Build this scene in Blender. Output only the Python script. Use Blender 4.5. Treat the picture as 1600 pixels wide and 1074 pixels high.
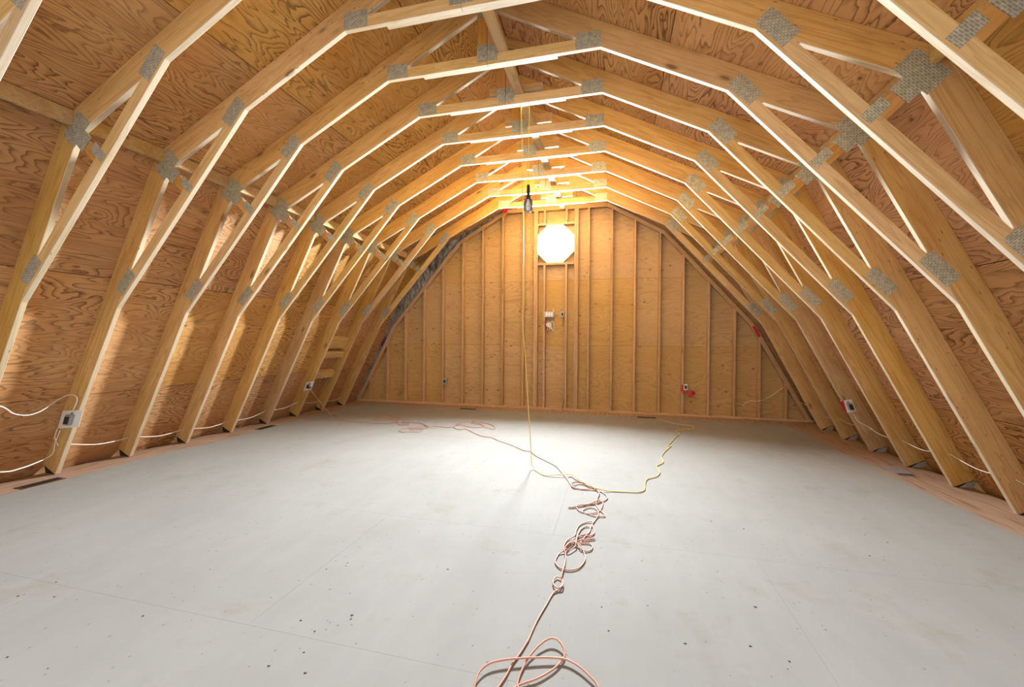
import bpy, bmesh, math, random
from mathutils import Matrix, Vector
import numpy as np

# ------------------------------------------------------------------ reset
for o in list(bpy.data.objects):
    bpy.data.objects.remove(o)
scene = bpy.context.scene
COL = scene.collection
random.seed(7)

# ------------------------------------------------------------------ camera
FPX, YAW, PITCH, ROLL = 640.7578, .2421, -.009, .007
CAM = np.array([1.0538, 0.0, 1.3031])


def cam_axes():
    cy, sy = math.cos(YAW), math.sin(YAW)
    fw = np.array([-sy * math.cos(PITCH), cy * math.cos(PITCH), math.sin(PITCH)])
    r = np.array([cy, sy, 0.0])
    u = np.cross(r, fw)
    return (math.cos(ROLL) * r + math.sin(ROLL) * u,
            -math.sin(ROLL) * r + math.cos(ROLL) * u, fw)


AX_R, AX_U, AX_F = cam_axes()
cam_data = bpy.data.cameras.new('camera')
cam_data.sensor_fit = 'HORIZONTAL'
cam_data.sensor_width = 36.0
cam_data.lens = 36.0 * FPX / 1600.0
cam_data.clip_start = 0.02
cam = bpy.data.objects.new('camera', cam_data)
COL.objects.link(cam)
M = Matrix.Identity(4)
for i in range(3):
    M[i][0], M[i][1], M[i][2], M[i][3] = AX_R[i], AX_U[i], -AX_F[i], CAM[i]
cam.matrix_world = M
scene.camera = cam

# ------------------------------------------------------------------ world, light, exposure
world = bpy.data.worlds.new('overcast_sky')
scene.world = world
world.use_nodes = True
wn = world.node_tree.nodes['Background']
wn.inputs[0].default_value = (0.97, 0.985, 1.0, 1)
wn.inputs[1].default_value = 2.6

WIN_X, WIN_Z, WIN_R = -0.014, 3.095, 0.345          # octagonal window, inradius
wl = bpy.data.lights.new('window_daylight', 'AREA')
wl.shape = 'DISK'
wl.size = 0.70
wl.energy = 2450
wl.spread = math.radians(150)
wl.color = (0.93, 0.97, 1.0)
wlo = bpy.data.objects.new('window_daylight', wl)
COL.objects.link(wlo)
wlo.location = (WIN_X, 7.93, WIN_Z)
wlo.rotation_euler = (-math.pi / 2 + math.radians(15), 0, 0)   # shines into the attic, sky brighter than ground

vs = scene.view_settings
vs.view_transform = 'Standard'
vs.look = 'None'
vs.exposure = 0.0
vs.gamma = 1.0
vs.use_curve_mapping = False


# ------------------------------------------------------------------ pixel helpers (rays only)
def ray(px, py):
    return AX_R * (px - 800) / FPX - AX_U * (py - 537) / FPX + AX_F


def on_z(px, py, z=0.0):
    d = ray(px, py)
    p = CAM + d * (z - CAM[2]) / d[2]
    return Vector(p)


def on_y(px, py, y):
    d = ray(px, py)
    p = CAM + d * (y - CAM[1]) / d[1]
    return Vector(p)


# ------------------------------------------------------------------ materials
class NT:
    def __init__(self, name):
        self.m = bpy.data.materials.new(name)
        self.m.use_nodes = True
        self.t = self.m.node_tree
        self.n = self.t.nodes
        self.bsdf = self.n['Principled BSDF']

    def add(self, typ, **kw):
        nd = self.n.new(typ)
        for k, v in kw.items():
            if k == 'ins':
                for i, val in v.items():
                    if hasattr(val, 'links'):
                        self.t.links.new(val, nd.inputs[i])
                    else:
                        nd.inputs[i].default_value = val
            else:
                setattr(nd, k, v)
        return nd

    def math(self, op, a, b=0.0, c=None):
        ins = {0: a, 1: b}
        if c is not None:
            ins[2] = c
        return self.add('ShaderNodeMath', operation=op, ins=ins).outputs[0]

    def vmath(self, op, a, b):
        return self.add('ShaderNodeVectorMath', operation=op, ins={0: a, 1: b}).outputs[0]

    def noise(self, vec, scale, detail=2.0, rough=.5, dist=0.0):
        return self.add('ShaderNodeTexNoise', ins={'Vector': vec, 'Scale': scale, 'Detail': detail,
                                                   'Roughness': rough, 'Distortion': dist}).outputs[0]

    def ramp(self, fac, stops, interp='LINEAR'):
        r = self.add('ShaderNodeValToRGB', ins={0: fac})
        cr = r.color_ramp
        cr.interpolation = interp
        while len(cr.elements) > 1:
            cr.elements.remove(cr.elements[-1])
        for i, (p, c) in enumerate(stops):
            e = cr.elements[0] if i == 0 else cr.elements.new(p)
            e.position = p
            e.color = (*c, 1) if len(c) == 3 else c
        return r.outputs[0]

    def mix(self, fac, a, b, blend='MIX'):
        nd = self.add('ShaderNodeMix', data_type='RGBA', blend_type=blend)
        for i, v in ((0, fac), (6, a), (7, b)):
            if hasattr(v, 'links'):
                self.t.links.new(v, nd.inputs[i])
            else:
                nd.inputs[i].default_value = v if i == 0 else ((*v, 1) if len(v) == 3 else v)
        return nd.outputs[2]

    def out(self, color, rough=.7, bump=None, bstr=.2, bdist=.01, metal=0.0, spec=.3):
        b = self.bsdf
        for i, v in (('Base Color', color), ('Roughness', rough), ('Metallic', metal), ('Specular IOR Level', spec)):
            if hasattr(v, 'links'):
                self.t.links.new(v, b.inputs[i])
            else:
                b.inputs[i].default_value = ((*v, 1) if (i == 'Base Color' and len(v) == 3) else v)
        if bump is not None:
            bp = self.add('ShaderNodeBump', ins={'Height': bump, 'Strength': bstr, 'Distance': bdist})
            self.t.links.new(bp.outputs[0], b.inputs['Normal'])
        return self.m


def obj_coords(g, spread=41.0):
    """object coordinates moved by the object's own random number"""
    tc = g.add('ShaderNodeTexCoord').outputs['Object']
    rnd = g.add('ShaderNodeObjectInfo').outputs['Random']
    off = g.add('ShaderNodeCombineXYZ', ins={0: g.math('MULTIPLY', rnd, spread),
                                             1: g.math('MULTIPLY', rnd, spread * 1.7),
                                             2: g.math('MULTIPLY', rnd, spread * .6)}).outputs[0]
    return g.vmath('ADD', tc, off), rnd


def lumber(name, light, dark, knots=.8, stain=0.0):
    g = NT(name)
    v, rnd = obj_coords(g)
    lv = g.vmath('MULTIPLY', v, (.55, 9, 9))
    big = g.noise(lv, 1.3, 3, .55, .6)
    fine = g.noise(g.vmath('MULTIPLY', v, (2.2, 70, 70)), 1.5, 2, .6)
    rings = g.math('FRACT', g.math('MULTIPLY', big, 7.0))
    rings = g.ramp(rings, [(0, (0, 0, 0)), (.55, (.3, .3, .3)), (.86, (1, 1, 1)), (1, (0, 0, 0))])
    col = g.mix(g.math('MULTIPLY', rings, .55), light, dark)
    col = g.mix(g.math('MULTIPLY', fine, .22), col, dark)
    blot = g.noise(g.vmath('MULTIPLY', v, (1.2, 5, 5)), 1.6, 3, .6)
    col = g.mix(g.ramp(blot, [(.45, (0, 0, 0)), (.75, (.5, .5, .5))]), col, (dark[0] * .95, dark[1] * .85, dark[2] * .6))
    # knots
    vo = g.add('ShaderNodeTexVoronoi', ins={'Vector': g.vmath('MULTIPLY', v, (2.3, 6.5, 6.5)), 'Scale': 1.0})
    k = g.ramp(vo.outputs['Distance'], [(0, (1, 1, 1)), (.085, (.85, .85, .85)), (.13, (.25, .25, .25)), (.2, (0, 0, 0))])
    pick = g.ramp(g.add('ShaderNodeSeparateColor', ins={0: vo.outputs['Color']}).outputs[0],
                  [(.55, (0, 0, 0)), (.6, (knots, knots, knots))])
    col = g.mix(g.math('MULTIPLY', k, pick), col, (.16, .075, .025))
    # mill marks and staple specks
    vs2 = g.add('ShaderNodeTexVoronoi', ins={'Vector': g.vmath('MULTIPLY', v, (9, 30, 30)), 'Scale': 1.0})
    sp = g.ramp(vs2.outputs['Distance'], [(0, (1, 1, 1)), (.10, (1, 1, 1)), (.14, (0, 0, 0))])
    sp2 = g.ramp(g.add('ShaderNodeSeparateColor', ins={0: vs2.outputs['Color']}).outputs[1], [(.8, (0, 0, 0)), (.83, (.7, .7, .7))])
    col = g.mix(g.math('MULTIPLY', sp, sp2), col, (.14, .085, .05))
    # per board tint
    hs = g.add('ShaderNodeHueSaturation', ins={'Hue': g.math('ADD', .4965, g.math('MULTIPLY', rnd, .009)),
                                               'Saturation': g.math('ADD', .88, g.math('MULTIPLY', rnd, .2)),
                                               'Value': g.math('ADD', .9, g.math('MULTIPLY', g.math('FRACT', g.math('MULTIPLY', rnd, 7.3)), .2)),
                                               'Color': col}).outputs[0]
    if stain:
        st = g.noise(g.vmath('MULTIPLY', v, (1.0, 3.5, 3.5)), 2.2, 4, .65)
        hs = g.mix(g.ramp(st, [(.56, (0, 0, 0)), (.74, (stain, stain, stain))]), hs, (.2, .19, .12))
    return g.out(hs, .72, fine, .12, .004)


def plywood(name, light, mid, dark, freq=9.0, knots=.9, lines=.7, tint=1.0, kp=.34):
    """rotary-cut fir: contour lines of a stretched noise field; local x runs along the sheet"""
    g = NT(name)
    v, rnd = obj_coords(g)
    f = g.noise(g.vmath('MULTIPLY', v, (1.25, 5.2, 5.2)), 1.0, 4.0, .36, .35)
    fr = g.math('FRACT', g.math('MULTIPLY', f, freq * 3.2))
    ln = g.ramp(fr, [(0, (0, 0, 0)), (.4, (.04, .04, .04)), (.72, (.45, .45, .45)), (.9, (1, 1, 1)), (1, (0, 0, 0))])
    mask = g.ramp(g.noise(v, .9, 2), [(.36, (.45, .45, .45)), (.6, (1, 1, 1))])
    col = g.mix(g.ramp(g.noise(g.vmath('MULTIPLY', v, (.8, 2.6, 2.6)), 1.1, 3, .6), [(.3, (0, 0, 0)), (.72, (1, 1, 1))]), light, mid)
    col = g.mix(g.math('MULTIPLY', g.math('MULTIPLY', ln, mask), lines), col, dark)
    fine = g.noise(g.vmath('MULTIPLY', v, (5, 90, 90)), 1.5, 2, .6)
    col = g.mix(g.math('MULTIPLY', fine, .16), col, dark)
    # knots and pitch pockets
    vo = g.add('ShaderNodeTexVoronoi', ins={'Vector': g.vmath('MULTIPLY', v, (4.6, 7.0, 7.0)), 'Scale': 1.0})
    k = g.ramp(vo.outputs['Distance'], [(0, (1, 1, 1)), (.055, (.9, .9, .9)), (.10, (.25, .25, .25)), (.19, (0, 0, 0))])
    pick = g.ramp(g.add('ShaderNodeSeparateColor', ins={0: vo.outputs['Color']}).outputs[0],
                  [(kp, (0, 0, 0)), (kp + .04, (knots, knots, knots))])
    col = g.mix(g.math('MULTIPLY', k, pick), col, (.12, .05, .02))
    # pale and reddish veneer patches
    vb = g.add('ShaderNodeTexVoronoi', ins={'Vector': g.vmath('MULTIPLY', v, (.35, 1.9, 1.9)), 'Scale': 1.0})
    pc = g.add('ShaderNodeSeparateColor', ins={0: vb.outputs['Color']}).outputs
    col = g.mix(g.math('MULTIPLY', pc[0], .3), col, g.mix(pc[1], mid, light))
    hs = g.add('ShaderNodeHueSaturation', ins={'Hue': g.math('ADD', .5 - .010 * tint, g.math('MULTIPLY', rnd, .02 * tint)),
                                               'Saturation': g.math('ADD', .88, g.math('MULTIPLY', rnd, .2)),
                                               'Value': g.math('ADD', 1 - .12 * tint, g.math('MULTIPLY', g.math('FRACT', g.math('MULTIPLY', rnd, 5.7)), .24 * tint)),
                                               'Color': col}).outputs[0]
    return g.out(hs, .75, ln, .15, .003)


def galvanised():
    g = NT('galvanised_steel')
    v, rnd = obj_coords(g, 3.0)
    sep = g.add('ShaderNodeSeparateXYZ', ins={0: g.add('ShaderNodeTexCoord').outputs['Object']}).outputs
    # tooth slots: short dark dashes in close rows
    row = g.math('MULTIPLY', sep[0], 1 / .0125)
    fx = g.math('FRACT', row)
    fz = g.math('FRACT', g.math('ADD', g.math('MULTIPLY', sep[2], 1 / .027), g.math('MULTIPLY', g.math('FLOOR', row), .5)))
    slot = g.math('MULTIPLY', g.math('LESS_THAN', g.math('ABSOLUTE', g.math('SUBTRACT', fx, .5)), .24),
                  g.math('LESS_THAN', g.math('ABSOLUTE', g.math('SUBTRACT', fz, .5)), .36))
    n1 = g.noise(v, 38, 3, .6)
    col = g.ramp(n1, [(.3, (.33, .34, .30)), (.5, (.46, .47, .41)), (.75, (.64, .64, .56))])
    col = g.mix(g.math('MULTIPLY', slot, .5), col, (.12, .115, .10))
    h = g.math('SUBTRACT', g.math('MULTIPLY', n1, .3), slot)
    return g.out(col, .42, h, .5, .002, metal=.45, spec=.5)


def plain(name, col, rough=.6, metal=0.0, var=.15, scale=8.0, spec=.3):
    g = NT(name)
    tc = g.add('ShaderNodeTexCoord').outputs['Object']
    n1 = g.noise(tc, scale, 3, .6)
    c = g.mix(g.math('MULTIPLY', n1, var * 2), col, tuple(x * (1 - 1.6 * var) for x in col))
    return g.out(c, rough, n1, .08, .003, metal=metal, spec=spec)


def floor_paint():
    g = NT('painted_floor')
    pos = g.add('ShaderNodeNewGeometry').outputs['Position']
    sep = g.add('ShaderNodeSeparateXYZ', ins={0: pos}).outputs
    base = g.mix(g.ramp(g.noise(pos, .9, 4, .6), [(.3, (0, 0, 0)), (.7, (1, 1, 1))]), (.24, .235, .226), (.278, .274, .265))
    streak = g.noise(g.vmath('MULTIPLY', pos, (9, 2.0, 1)), 1.0, 4, .65)
    base = g.mix(g.ramp(streak, [(.35, (0, 0, 0)), (.8, (.35, .35, .35))]), base, (.215, .213, .208))
    # yellowish scuffs
    sc = g.noise(pos, 2.3, 5, .7)
    base = g.mix(g.ramp(sc, [(.57, (0, 0, 0)), (.78, (.6, .6, .6))]), base, (.21, .18, .135))
    # dirt specks of two sizes
    for s, r0, p0, a in ((14.0, .05, .86, .75), (33.0, .10, .86, .6)):
        vo = g.add('ShaderNodeTexVoronoi', ins={'Vector': g.vmath('MULTIPLY', pos, (1, .8, 1)), 'Scale': s})
        k = g.ramp(vo.outputs['Distance'], [(0, (1, 1, 1)), (r0, (.8, .8, .8)), (r0 * 1.7, (0, 0, 0))])
        pk = g.ramp(g.add('ShaderNodeSeparateColor', ins={0: vo.outputs['Color']}).outputs[0], [(p0, (0, 0, 0)), (p0 + .03, (a, a, a))])
        base = g.mix(g.math('MULTIPLY', k, pk), base, (.10, .08, .06))
    # bare subfloor where the paint stops short of the walls
    wob = g.math('MULTIPLY', g.math('SUBTRACT', g.noise(pos, 1.7, 4, .6), .5), .34)
    wob2 = g.math('MULTIPLY', g.math('SUBTRACT', g.noise(g.vmath('MULTIPLY', pos, (2, 1, 1)), 9, 3, .6), .5), .10)
    edge = g.math('ADD', g.math('ADD', g.math('MAXIMUM', g.math('ADD', sep[0], .11), g.math('MULTIPLY', sep[0], -1.0)), wob), wob2)
    far = g.math('ADD', g.math('SUBTRACT', sep[1], 3.46), g.math('MULTIPLY', wob, .6))
    e = g.math('MAXIMUM', edge, far)
    fac = g.ramp(g.math('SUBTRACT', e, 3.0), [(.77, (0, 0, 0)), (.87, (1, 1, 1))])
    fib = g.noise(g.vmath('MULTIPLY', pos, (16, 1.6, 1)), 1.6, 4, .6)
    bare = g.ramp(fib, [(.3, (.20, .11, .065)), (.45, (.32, .205, .14)), (.7, (.37, .26, .19))])
    col = g.mix(fac, base, bare)
    return g.out(col, .8, g.noise(pos, 60, 3, .6), .06, .003, spec=.08)


def wrap_mat():
    g = NT('house_wrap_sheet')
    tc = g.add('ShaderNodeTexCoord').outputs['Object']
    n1 = g.noise(tc, 2.2, 4, .6, .6)
    col = g.ramp(n1, [(.36, (.06, .06, .065)), (.44, (.16, .16, .17)), (.6, (.26, .265, .28)), (.8, (.36, .365, .38))])
    return g.out(col, .45, n1, .6, .05)


M_RAFTER = lumber('rafter_lumber', (.57, .355, .14), (.34, .165, .042), .95, .22)
M_CHORD = lumber('chord_lumber', (.60, .405, .19), (.38, .21, .065), .8, .12)
M_EDGE = lumber('pale_lumber_edge', (.56, .445, .32), (.42, .30, .185), .7, 0)
M_STUD = lumber('stud_lumber', (.48, .31, .17), (.33, .175, .08), .7, 0)
M_STRUT = lumber('strut_lumber', (.52, .27, .085), (.36, .16, .04), .3, 0)
M_SHEATH = plywood('roof_plywood', (.61, .345, .135), (.46, .215, .066), (.085, .029, .007), 7.0, 1.0, 1.0)
M_GABLE = plywood('gable_plywood', (.47, .305, .145), (.41, .25, .105), (.20, .095, .032), 4.0, 1.0, .5, .35, .05)
M_PLATE = galvanised()
M_FLOOR = floor_paint()
M_WRAP = wrap_mat()
M_BACKING = plain('dark_backing', (.03, .024, .02), .95)
M_DARK = plain('dark_cavity', (.02, .018, .016), .9)  # cavity shade as a near-black colour; register louvers share it
M_BLACK = plain('black_plastic', (.022, .022, .024), .5)
M_WHITE = plain('white_plastic', (.72, .72, .70), .45, 0, .06)
M_POLY = plain('white_poly_sheet', (.66, .66, .66), .4, 0, .12)
M_CABLE = plain('white_cable_jacket', (.80, .76, .68), .5, 0, .05)
M_ORANGE = plain('orange_cord_jacket', (.52, .225, .15), .5, 0, .08)
M_YELLOW = plain('yellow_cord_jacket', (.68, .52, .10), .5, 0, .08)
M_RED = plain('red_sheathing_tape', (.45, .02, .025), .45, 0, .12, 30)
M_METAL = plain('box_steel', (.42, .43, .43), .4, .7, .15, 20)
M_BROWN = plain('brown_register', (.09, .06, .04), .5, .3, .1)
M_GREYM = plain('grey_register', (.30, .29, .31), .5, .3, .12)
M_FRAME = plain('window_vinyl', (.82, .82, .81), .5, 0, .04)
M_BULB = plain('bulb_glass', (.8, .8, .78), .2, 0, .03)


def glass_mat():
    g = NT('window_glass')
    tr = g.add('ShaderNodeBsdfTransparent', ins={0: (.96, .98, .97, 1)})
    gl = g.add('ShaderNodeBsdfGlossy', ins={0: (1, 1, 1, 1), 1: .04})
    mx = g.add('ShaderNodeMixShader', ins={0: .05, 1: tr.outputs[0], 2: gl.outputs[0]})
    g.t.links.new(mx.outputs[0], g.n['Material Output'].inputs[0])
    return g.m


M_GLASS = glass_mat()


# ------------------------------------------------------------------ object helpers
def tag(o, label=None, cat=None, group=None, kind=None):
    for k, v in (('label', label), ('category', cat), ('group', group), ('kind', kind)):
        if v:
            o[k] = v
    return o


def empty(name, loc=(0, 0, 0)):
    o = bpy.data.objects.new(name, None)
    o.empty_display_size = .1
    COL.objects.link(o)
    o.location = loc
    return o


def link(name, me, mat=None, parent=None, mw=None):
    if mat and not me.materials:
        me.materials.append(mat)
    o = bpy.data.objects.new(name, me)
    COL.objects.link(o)
    if parent:
        o.parent = parent
    if mw is not None:
        o.matrix_local = mw
    return o


def mesh(name, verts, faces, smooth=False):
    me = bpy.data.meshes.new(name)
    me.from_pydata([tuple(v) for v in verts], [], faces)
    if smooth:
        me.polygons.foreach_set('use_smooth', [True] * len(me.polygons))
    me.update()
    return me


def prism_mesh(name, poly, y0, y1, bevel=0.0):
    """extrude an (x,z) polygon from y0 to y1"""
    a = sum(poly[i][0] * poly[(i + 1) % len(poly)][1] - poly[(i + 1) % len(poly)][0] * poly[i][1] for i in range(len(poly)))
    if a < 0:
        poly = poly[::-1]
    n = len(poly)
    vs_ = [(x, y0, z) for x, z in poly] + [(x, y1, z) for x, z in poly]
    fs = [list(range(n)), list(range(2 * n - 1, n - 1, -1))]
    fs += [[(i + 1) % n, i, n + i, n + (i + 1) % n] for i in range(n)]
    me = mesh(name, vs_, fs)
    if bevel:
        bm = bmesh.new()
        bm.from_mesh(me)
        bmesh.ops.bevel(bm, geom=list(bm.edges), offset=bevel, segments=1, affect='EDGES')
        bm.to_mesh(me)
        bm.free()
    return me


def frame2d(direction, origin):
    """matrix whose local x follows an (x,z) direction, local y stays world y"""
    dx, dz = direction
    l = math.hypot(dx, dz)
    dx, dz = dx / l, dz / l
    m = Matrix.Identity(4)
    m[0][0], m[2][0] = dx, dz
    m[0][2], m[2][2] = -dz, dx
    m[0][3], m[2][3] = origin[0], origin[1]
    return m


def board(name, poly, direction, y0, y1, mat, parent=None, yoff=0.0, bevel=.0025):
    """a flat member: polygon in the (x,z) plane, grain along direction; origin at its centroid"""
    cx = sum(p[0] for p in poly) / len(poly)
    cz = sum(p[1] for p in poly) / len(poly)
    m = frame2d(direction, (cx, cz))
    inv = m.inverted()
    loc = [(lambda q: (q.x, q.z))(inv @ Vector((x, 0, z))) for x, z in poly]
    me = prism_mesh(name, loc, y0, y1, bevel)
    m[1][3] = yoff
    if mat in (M_RAFTER, M_CHORD):                 # narrow edges get a paler lumber than the broad faces
        me.materials.append(mat)
        me.materials.append(M_EDGE)
        for p in me.polygons:
            if abs(p.normal.y) < .8:
                p.material_index = 1
    return link(name, me, mat, parent, m)


def bar(name, size, loc, mat, parent=None, rot=None, bevel=.002):
    """box of (sx,sy,sz) centred at loc; grain along local x"""
    sx, sy, sz = (s / 2 for s in size)
    me = prism_mesh(name, [(-sx, -sz), (sx, -sz), (sx, sz), (-sx, sz)], -sy, sy, bevel)
    m = Matrix.Translation(loc)
    if rot is not None:
        m = m @ rot
    return link(name, me, mat, parent, m)


UPRIGHT = Matrix.Rotation(-math.pi / 2, 4, 'Y')         # local x -> world z
ALONGY = Matrix.Rotation(math.pi / 2, 4, 'Z')           # local x -> world y


def clip(poly, p, n):
    """keep the side of a convex polygon where (q-p).n >= 0"""
    out = []
    for i in range(len(poly)):
        a, b = poly[i], poly[(i + 1) % len(poly)]
        da = (a[0] - p[0]) * n[0] + (a[1] - p[1]) * n[1]
        db = (b[0] - p[0]) * n[0] + (b[1] - p[1]) * n[1]
        if da >= 0:
            out.append(a)
        if da * db < 0:
            t = da / (da - db)
            out.append((a[0] + t * (b[0] - a[0]), a[1] + t * (b[1] - a[1])))
    return out


def catmull(pts, step=.02, closed=False):
    P = [Vector(p) for p in pts]
    out = []
    for i in range(len(P) - 1):
        p0, p1, p2, p3 = P[max(i - 1, 0)], P[i], P[i + 1], P[min(i + 2, len(P) - 1)]
        n = max(2, min(14, int((p2 - p1).length / step)))
        for j in range(n):
            t = j / n
            out.append(.5 * ((2 * p1) + (p2 - p0) * t + (2 * p0 - 5 * p1 + 4 * p2 - p3) * t * t
                             + (3 * p1 - p0 - 3 * p2 + p3) * t ** 3))
    out.append(P[-1])
    return out


def tube_mesh(name, pts, r, n=6, scale=(1, 1)):
    pts = [p for i, p in enumerate(pts) if i == 0 or (p - pts[i - 1]).length > 1e-5]
    vs_, fs = [], []
    side = None
    for i, p in enumerate(pts):
        t = (pts[min(i + 1, len(pts) - 1)] - pts[max(i - 1, 0)]).normalized()
        if side is None:
            side = t.cross(Vector((0, 0, 1)) if abs(t.z) < .9 else Vector((1, 0, 0))).normalized()
        side = (side - t * side.dot(t))
        side = side.normalized() if side.length > 1e-6 else t.orthogonal().normalized()
        up = t.cross(side)
        for k in range(n):
            a = 2 * math.pi * k / n
            vs_.append(p + side * (r * math.cos(a) * scale[0]) + up * (r * math.sin(a) * scale[1]))
    for i in range(len(pts) - 1):
        for k in range(n):
            a, b = i * n + k, i * n + (k + 1) % n
            fs.append([a, b, b + n, a + n])
    fs.append(list(range(n))[::-1])
    fs.append(list(range((len(pts) - 1) * n, len(pts) * n)))
    return mesh(name, vs_, fs, True)


def lathe(name, prof, n=16):
    vs_, fs = [], []
    for r, z in prof:
        for k in range(n):
            a = 2 * math.pi * k / n
            vs_.append((r * math.cos(a), r * math.sin(a), z))
    for i in range(len(prof) - 1):
        for k in range(n):
            a, b = i * n + k, i * n + (k + 1) % n
            fs.append([a, b, b + n, a + n])
    fs.append(list(range(n))[::-1])
    fs.append(list(range((len(prof) - 1) * n, len(prof) * n)))
    return mesh(name, vs_, fs, True)


# ------------------------------------------------------------------ the truss profile (metres, x from the ridge line)
SP, Y0 = .6096, 6.9795                     # 24 inch spacing; front face of the last truss


def TY(k):
    return Y0 - SP * k


LW = .184                                  # 2x8 rafters
FOOT = (4.046, 0.0)
KNEE = (3.257, 1.560)
UPPER = (1.852, 3.155)
COLR = (.934, 3.622)
LD = (-.4513, .8924)                       # lower rafter direction (right side, going up)
LN = (.8924, .4513)                        # outward
UD = (-.8912, .4536)
UN = (.4536, .8912)


def lo_in(z):
    return 4.046 - .5057 * z


def up_bot(x):
    return 4.097 - .509 * x


KO = (2.795, 2.881)                        # outer knuckle
KI = (2.658, 2.744)                        # inner knuckle
RIDGE_TOP = 4.304

# ------------------------------------------------------------------ floor sheets
floor = tag(empty('floor'), 'off-white painted plywood subfloor with bare wood edges', None, None, 'structure')
xs_cols = [-4.205, -1.77, .67, 3.11, 4.205]
ys_rows = [-1.18 + 1.2192 * i - .9 for i in range(9)]
ys_rows = [2.722 + 1.2115 * j for j in range(-4, 5)]
ys_rows[-1] = 7.72
for j in range(len(ys_rows) - 1):
    off = 1.22 if j % 2 else 0.0
    xs = [-4.205] + [x for x in [-4.205 + 2.44 * q + off for q in range(0, 5)] if -4.2 < x < 4.0] + [4.205]
    for i in range(len(xs) - 1):
        x0, x1, y0, y1 = xs[i], xs[i + 1], ys_rows[j], ys_rows[j + 1]
        if x1 - x0 < .05:
            continue
        gp = .0004
        me = bpy.data.meshes.new('floor_panel')
        bm = bmesh.new()
        bmesh.ops.create_cube(bm, size=1)
        for v in bm.verts:
            v.co = Vector((v.co.x * (x1 - x0 - 2 * gp), v.co.y * (y1 - y0 - 2 * gp), v.co.z * .018))
        bm.to_mesh(me)
        bm.free()
        link('floor_panel', me, M_FLOOR, floor, Matrix.Translation(((x0 + x1) / 2, (y0 + y1) / 2, -.009)))
sub = bar('joist_deck', (8.6, 10.4, .04), (0, 2.75, -.045), M_BACKING, floor, bevel=0)


# ------------------------------------------------------------------ roof sheathing
def slope_matrix(side, which):
    """local x along +y (sheet length), local z up the slope (from knuckle line / floor), local y outward"""
    if which == 'lower':
        d, n, o = Vector((LD[0] * side, 0, LD[1])), Vector((LN[0] * side, 0, LN[1])), Vector((4.252 * side, 0, 0))
    else:
        d, n, o = Vector((UD[0] * side, 0, UD[1])), Vector((UN[0] * side, 0, UN[1])), Vector((KO[0] * side, 0, KO[1]))
    m = Matrix.Identity(4)
    ex = Vector((0, 1, 0))
    for i in range(3):
        m[i][0], m[i][1], m[i][2], m[i][3] = ex[i], n[i], d[i], o[i]
    return m


Y_NEAR, Y_FAR = -1.5, 7.70


def sheet_rows(parent, side, which, rows, phase):
    m = slope_matrix(side, which)
    for j in range(len(rows) - 1):
        s0, s1 = rows[j], rows[j + 1]
        y = TY(0) + .019 + SP * ((j * 2 + phase) % 4) - 2.4384 * 4
        while y < Y_FAR:
            a, b = max(y, Y_NEAR), min(y + 2.4384, Y_FAR)
            if b - a > .05:
                g = .0032
                w, h = (b - a) / 2 - g, (s1 - s0) / 2 - g
                me = prism_mesh('plywood_panel', [(-w, -h), (w, -h), (w, h), (-w, h)], 0, .0125)
                bump = random.uniform(0, .0015)
                link('plywood_panel', me, M_SHEATH, parent, m @ Matrix.Translation(((a + b) / 2, bump, (s0 + s1) / 2)))
            y += 2.4384
    # dark backing sheet added behind the joints to block sky light leaking through
    h = (rows[-1] - rows[0]) / 2 + .03
    me = prism_mesh('dark_backing', [(-4.75, -h), (4.75, -h), (4.75, h), (-4.75, h)], .016, .022)
    link('dark_backing', me, M_BACKING, parent, m @ Matrix.Translation(((Y_NEAR + Y_FAR) / 2 + .1, 0, (rows[0] + rows[-1]) / 2)))


wall_left = tag(empty('wall_left', (0, 0, 0)), 'steep lower roof slope sheathed in fir plywood above the white-pan outlet', None, None, 'structure')
wall_right = tag(empty('wall_right', (0, 0, 0)), 'steep lower roof slope sheathed in fir plywood above the red-taped outlet', None, None, 'structure')
ceiling = tag(empty('ceiling', (0, 0, 0)), 'shallow upper roof slopes sheathed in fir plywood', None, None, 'structure')
sheet_rows(wall_left, -1, 'lower', [-.12, .835, 2.050, 3.228], 0)
sheet_rows(wall_right, 1, 'lower', [-.12, .80, 2.020, 3.228], 1)
sheet_rows(ceiling, -1, 'upper', [0, 1.21, 2.43, 3.136], 3)
sheet_rows(ceiling, 1, 'upper', [0, 1.51, 2.73, 3.136], 2)

# ------------------------------------------------------------------ gable wall
WY = 7.60                                   # front faces of the studs
SD = .089                                   # stud depth
wall_far = tag(empty('wall_far', (0, 0, 0)), 'gable wall of open studs over yellow plywood sheathing', None, None, 'structure')
RAKE = [(4.20, 0.0), (3.335, 1.60), (1.925, 3.225), (.95, 3.785)]     # outer line of the raking top plates
RT = .066


def inset_line(a, b, t):
    d = Vector((b[0] - a[0], b[1] - a[1])).normalized()
    n = Vector((-d.y, d.x))
    if n.dot(Vector((-a[0], 1.5 - a[1]))) < 0:
        n = -n
    return (a[0] + n.x * t, a[1] + n.y * t), (b[0] + n.x * t, b[1] + n.y * t), d


def isect(p, d, q, e):
    den = d.x * e.y - d.y * e.x
    t = ((q[0] - p[0]) * e.y - (q[1] - p[1]) * e.x) / den
    return (p[0] + d.x * t, p[1] + d.y * t)


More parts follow.
